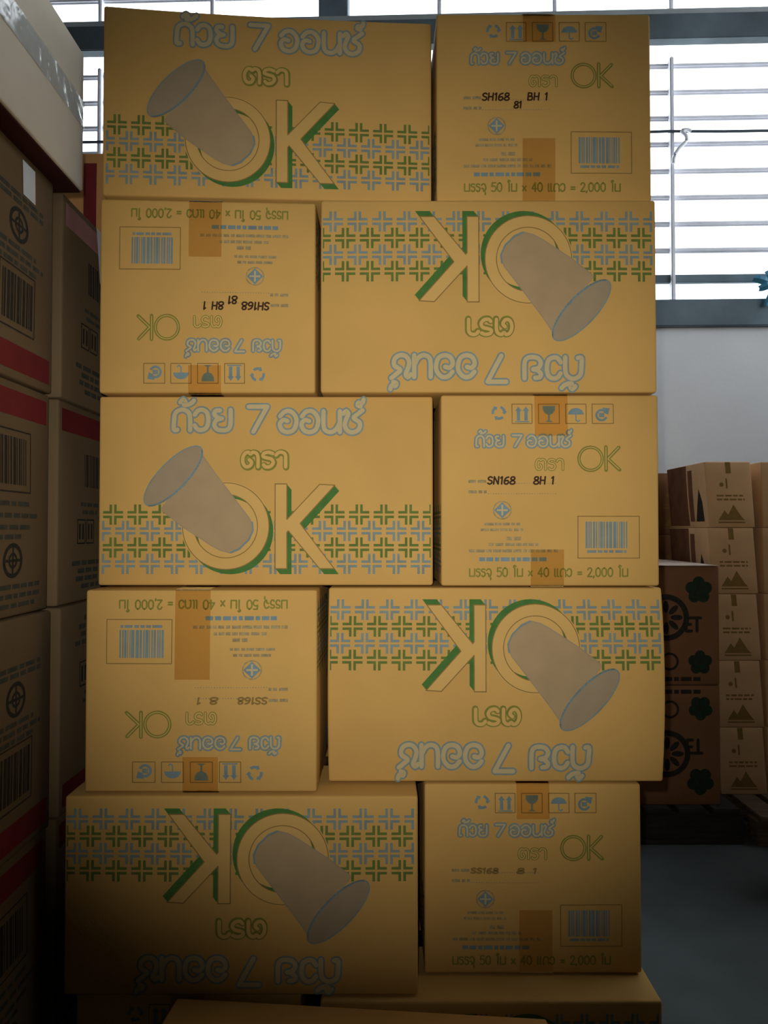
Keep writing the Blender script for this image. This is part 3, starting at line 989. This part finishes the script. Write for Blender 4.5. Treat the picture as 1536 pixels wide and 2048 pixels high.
LEFT_INKS = [M_red, M_ink, M_tealink, M_sticker, M_pink]
LP = {k: left_print(k) for k in (0, 1, 2)}
ORD = ['topmost', 'second', 'third', 'fourth', 'bottom']
for col, (y0, where) in enumerate(((0.928, 'under the off-white box'), (1.415, 'beside the yellow stack'))):
    for row in range(5):
        z0 = LEFT_H * (4 - row)
        variant = 0 if (row == 0 and col == 0) else 2 if (row == 0) else 1 if row in (1, 3) else 0
        dx = (0.0, -0.004, 0.003, -0.002, 0.0)[row] + (0.0 if col == 0 else 0.003)
        lab = 'brown carton with %s band, %s in the stack %s' % ('faded red' if variant == 2 else 'red', ORD[row], where)
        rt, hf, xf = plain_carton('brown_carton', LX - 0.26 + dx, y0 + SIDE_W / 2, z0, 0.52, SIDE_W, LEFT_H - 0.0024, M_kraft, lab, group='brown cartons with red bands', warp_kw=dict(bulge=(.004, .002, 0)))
        print_obj('side_print_or_shade', LP[variant], '+x', hf, xf, rt.children[0], inks=LEFT_INKS)
        tape_obj_rot = (lambda p, g=xf: g((p[1], -p[0], p[2])))
        tape_obj('clear_tape', (hf[1], hf[0], hf[2]), 1, 0.05, 0.05, 0, 0.05, tape_obj_rot, rt, M_clear)
        if row == 0 and col == 0:
            P = Print()
            P.rect(73, 4, 83, 19, 3, 5)
            print_obj('sticker', P.bake(lambda x, y: ((x / 100 - 0.5) * SIDE_W, (0.5 - y / 100) * LEFT_H), 0.05), '+x', hf, xf, rt, inks=LEFT_INKS)
        if row == 0 and col == 1:
            P = Print()
            P.poly([(36, 1), (43, 1), (42, 30), (39, 30)], 3, 5)
            print_obj('sticker', P.bake(lambda x, y: ((x / 100 - 0.5) * SIDE_W, (0.5 - y / 100) * LEFT_H), 0.05), '+x', hf, xf, rt, inks=LEFT_INKS)

# off-white box on top, overhanging towards the yellow stack
rt, hf, xf = plain_carton('white_box', -0.835, 1.13, 5 * LEFT_H + 0.004, 0.54, 0.60, 0.262, M_white, 'off-white box with clear tape on top of the brown cartons', warp_kw=dict(bulge=(.003, .003, 0)))
bevel_box('dark_underside', -hf[0] + 0.004, hf[0] - 0.004, -hf[1] + 0.004, hf[1] - 0.004, -0.004, 0.0006, M_maroon, rt, b=0.001)  # thin dark maroon sheet covering the bottom of the box
verts, faces = [], []
for i in range(25):
    for k in range(4):
        verts.append(xf((hf[0] + 0.0012 + 0.0008 * math.sin(i * 1.7 + k), -hf[1] + 2 * hf[1] * i / 24, -0.012 + 0.05 * k / 3)))
for i in range(24):
    for k in range(3):
        a = i * 4 + k
        faces.append((a, a + 4, a + 5, a + 1))
mesh_obj('clear_tape', verts, faces, M_clear, rt, smooth=True)

# taller stack behind: plain brown cartons with an orange box on top
for row in range(5):
    lab = 'brown carton, %s of the five under the orange box' % ORD[row]
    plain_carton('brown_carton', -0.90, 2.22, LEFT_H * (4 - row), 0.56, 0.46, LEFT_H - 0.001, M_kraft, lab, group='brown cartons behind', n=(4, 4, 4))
rt, hf, xf = plain_carton('orange_box', -0.90, 2.22, 5 * LEFT_H, 0.56, 0.46, 0.355, M_orange, 'orange box with a red panel on top of the stack behind')
P = Print()
P.rect(4, 8, 12, 92, 0, 0)
P.rect(20, 8, 80, 92, 0, 0)
P.rect(88, 8, 96, 92, 0, 0)
a_, b_ = at(168, 400, 1.99).x, at(189, 400, 1.99).x
P = Print()
cx0 = rt.location.x
P.rect(a_ - cx0, -0.17, b_ - cx0 + 0.006, 0.15, 0, 0)
print_obj('red_panel', P.bake(lambda x, y: (x, y), 0.05), '-y', hf, xf, rt.children[0], inks=LEFT_INKS)

# ------------------------------------------------------------------ cartons on the right
def flower_print():
    """front of the big brown cartons, units in metres from the centre (y up)"""
    P = Print()

    def flower(cx, cy, r):
        for k in range(5):
            a = math.radians(90 + 72 * k)
            P.disc((cx + 0.58 * r * math.cos(a), cy + 0.58 * r * math.sin(a)), 0.46 * r, 0, 0, n=16)
        P.disc((cx, cy), 0.42 * r, 0, 0, n=14)
        P.disc((cx, cy), 0.16 * r, 1, 1, n=12)
    flower(0.225, 0.150, 0.056)
    flower(0.228, -0.155, 0.050)
    # round emblem with leaves
    c = (0.085, 0.035)
    P.ring(c, 0.075, 0.098, 1, 0, n=40)
    for k in range(8):
        a = 2 * math.pi * k / 8
        P.disc((c[0] + 0.045 * math.cos(a), c[1] + 0.045 * math.sin(a)), 0.026, 1, 0, 0.012, a, n=12)
    for p in text_paths('ET')[0]:
        P.stroke([(0.165 + a * 0.05, -0.022 + b * 0.05) for a, b in p], 0.013, 1, 0)
    P.ring((0.10, -0.15), 0.028, 0.038, 1, 0, n=24)
    x = 0.08
    for w in (0.03, 0.02, 0.045, 0.03):
        P.rect(x, -0.232, x + w, -0.215, 1, 0)
        x += w + 0.008
    flower(-0.225, 0.150, 0.056)
    flower(-0.228, -0.155, 0.050)
    return P.bake(lambda x, y: (x, y), 0.08)


FL_INKS = [M_dgreen, M_ink]
FLP = flower_print()
PR = at(1442, 1640, 3.25)
BX1 = PR.x
PZ = 0.145
BH = (at(1400, 1132, 3.25).z - PZ) / 2
pallet('dark_pallet', BX1 - 0.78, BX1 + 0.075, 3.20, 3.84, PZ, M_dwood, 'dark pallet under the two brown flower cartons', slats=6)
for k, word in enumerate(('lower', 'upper')):
    rt, hf, xf = plain_carton('flower_carton', BX1 - 0.31, 3.25 + 0.28, PZ + k * BH, 0.62, 0.56, BH - 0.0024, M_kraft2, 'brown carton printed with dark green flowers, %s of the two on dark pallet' % word, group='flower cartons', warp_kw=dict(bulge=(.004, .004, 0.0)))
    print_obj('front_print', FLP, '-y', hf, xf, rt.children[0], inks=FL_INKS, sz=1.0 if k else -1.0)
    tape_obj('packing_tape', hf, 1, 0.06, 0.06, 0, 0.06, xf, rt, M_tape)


verts, faces = [], []
NS = 12
for i in range(NS + 1):
    for k in range(NS + 1):
        u, v_ = i / NS, k / NS
        verts.append((-0.32 + 0.625 * u, -0.285 + 0.57 * v_, 0.006 + 0.010 * v_ * (1 - u) + 0.003 * math.sin(7 * u + 2 * v_) * v_))
for i in range(NS):
    for k in range(NS):
        a = i * (NS + 1) + k
        faces.append((a, a + NS + 1, a + NS + 2, a + 1))
M_sheet = material('pale_board_sheet', (0.62, 0.50, 0.42), 0.8, 0.2, 0.06, 8.0)
sh = mesh_obj('board_sheet', verts, faces, M_sheet, smooth=True)
sh.location = (BX1 - 0.31, 3.25 + 0.28, PZ + 2 * BH - 0.003)
sol = sh.modifiers.new('thickness', 'SOLIDIFY')
sol.thickness = 0.003
tag(sh, 'pale loose board sheet lying on the upper flower carton', 'sheet')


def small_print(seed):
    P = Print()
    rng = random.Random(seed)
    P.rect(-0.012, RH_ / 2 - 0.055, 0.012, RH_ / 2 - 0.004, 1, 0)
    P.disc((-0.035, 0.045), 0.010, 1, 0, n=12)
    P.stroke([(-0.012, 0.07), (-0.012, 0.03)], 0.008, 1, 0, cap=6)
    for y in (-0.005, -0.022):
        x = -0.06
        while x < 0.06:
            w = rng.uniform(0.012, 0.035)
            P.rect(x, y - 0.004, min(x + w, 0.065), y + 0.004, 1, 0)
            x += w + 0.006
    P.poly([(-0.06, -0.115), (-0.03, -0.07), (-0.015, -0.09), (0.012, -0.045), (0.045, -0.10), (0.06, -0.115)], 1, 0)
    P.rect(-0.06, -0.128, 0.06, -0.121, 1, 0)
    return P.bake(lambda x, y: (x, y), 0.08)


RH_ = 0.30
RIGHT_INKS = [M_red, M_brown, M_ink, M_sticker]
RY = 3.45
RH = 0.326
pallet('timber_pallet', 1.535, 2.70, 3.18, 3.92, 0.12, M_wood, 'wooden pallet under the pale cartons below the window', slats=9)
M_sideshade = material('dark_brown_side_shade', (0.15, 0.065, 0.032), 0.8, 0.1, 0.25, 14.0)  # brown that paints shade onto the left faces of the pale cartons
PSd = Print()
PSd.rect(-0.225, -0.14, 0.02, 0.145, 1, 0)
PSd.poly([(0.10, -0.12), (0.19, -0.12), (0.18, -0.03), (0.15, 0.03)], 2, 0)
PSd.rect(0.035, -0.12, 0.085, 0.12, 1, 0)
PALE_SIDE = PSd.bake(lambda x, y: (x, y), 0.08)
cols = []
for j, (pl, pr, yy) in enumerate(((1418, 1510, RY), (1526, 1640, RY + 0.01), (1656, 1760, RY + 0.02))):
    xa, xb = at(pl, 1000, yy).x, at(pr, 1000, yy).x
    cols.append((xa, xb, yy))
colname = ['nearest the flower cartons', 'in the middle of its pallet', 'by the right-hand wall']
top = at(1460, 923, RY).z
RH = (top - 0.12) / 5
for j, (xa, xb, yy) in enumerate(cols):
    for row in range(5):
        z0 = 0.12 + RH * (4 - row)
        shift = 0.018 * row * (1 if j == 0 else 0.3)
        w = xb - xa
        rt, hf, xf = plain_carton('pale_carton', (xa + xb) / 2 + shift * 0.6, yy + 0.23, z0, w, 0.46, RH - 0.001, M_kraft3, 'pale kraft carton, %s in the stack %s' % (ORD[row], colname[j]), group='pale cartons below the window', warp_kw=dict(bulge=(.004, .003, 0), lean=-0.02 if j == 0 else -0.008), n=(6, 4, 6))
        print_obj('front_print', small_print(j * 9 + row), '-y', hf, xf, rt.children[0], inks=RIGHT_INKS)
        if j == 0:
            print_obj('side_print_or_shade', PALE_SIDE, '-x', hf, xf, rt.children[0], inks=[M_red, M_sideshade, M_ink])  # painted shade panels plus a small ink mark

# darker, slightly lower cartons further left along the wall
ta = at(1360, 946, 3.98).z
RH2 = ta / 5
xr = at(1409, 1000, 3.98).x
for j in range(2):
    w = 0.30
    xb = xr - j * (w + 0.012)
    for row in range(5):
        rt, hf, xf = plain_carton('dark_carton', xb - w / 2, 3.98 + 0.19, RH2 * (4 - row), w, 0.38, RH2 - 0.001, M_kraft2, 'red-brown carton, %s in the stack %s' % (ORD[row], ('beside the pale cartons', 'behind the flower cartons')[j]), group='red-brown cartons below the window', warp_kw=dict(bulge=(.004, .003, 0), lean=-0.01), n=(6, 4, 6))
        print_obj('front_print', small_print(50 + j * 9 + row), '-y', hf, xf, rt.children[0], inks=RIGHT_INKS)

# ------------------------------------------------------------------ unseen stacks added to block light, across the aisle and beside the photographer
far = None
for sx, sy, n, tall, where in ((1.42, 1.00, 7, 0.37, 'nearest the yellow stack across the aisle'), (1.42, 0.45, 7, 0.37, 'beside the photographer across the aisle'), (1.42, -0.10, 7, 0.37, 'third along across the aisle'),
                               (1.42, -0.65, 7, 0.37, 'last along across the aisle'), (1.86, 2.66, 5, 0.43, 'in front of the pale cartons'), (2.471, 2.66, 5, 0.43, 'second in front of the pale cartons'), (3.085, 2.66, 5, 0.43, 'third in front of the pale cartons'), (2.86, 2.12, 6, 0.39, 'by the wall beside the pale cartons'),
                               (2.86, 1.60, 6, 0.39, 'opposite the yellow stack')):
    for k in range(n):
        lab = 'added light-blocking brown carton number %s up in the stack %s' % (('one', 'two', 'three', 'four', 'five', 'six', 'seven')[k], where)
        if far is None:
            far, _, _ = plain_carton('brown_carton', sx, sy, 0, 0.60, 0.50, 0.389, M_kraft, lab, group='unseen brown cartons added to block light', n=(2, 2, 2))
            r = far
        else:
            r = copy_tree(far)
        r.location = (sx, sy, k * tall)
        r.scale = (1, 1, tall / 0.39)
        r['label'] = lab
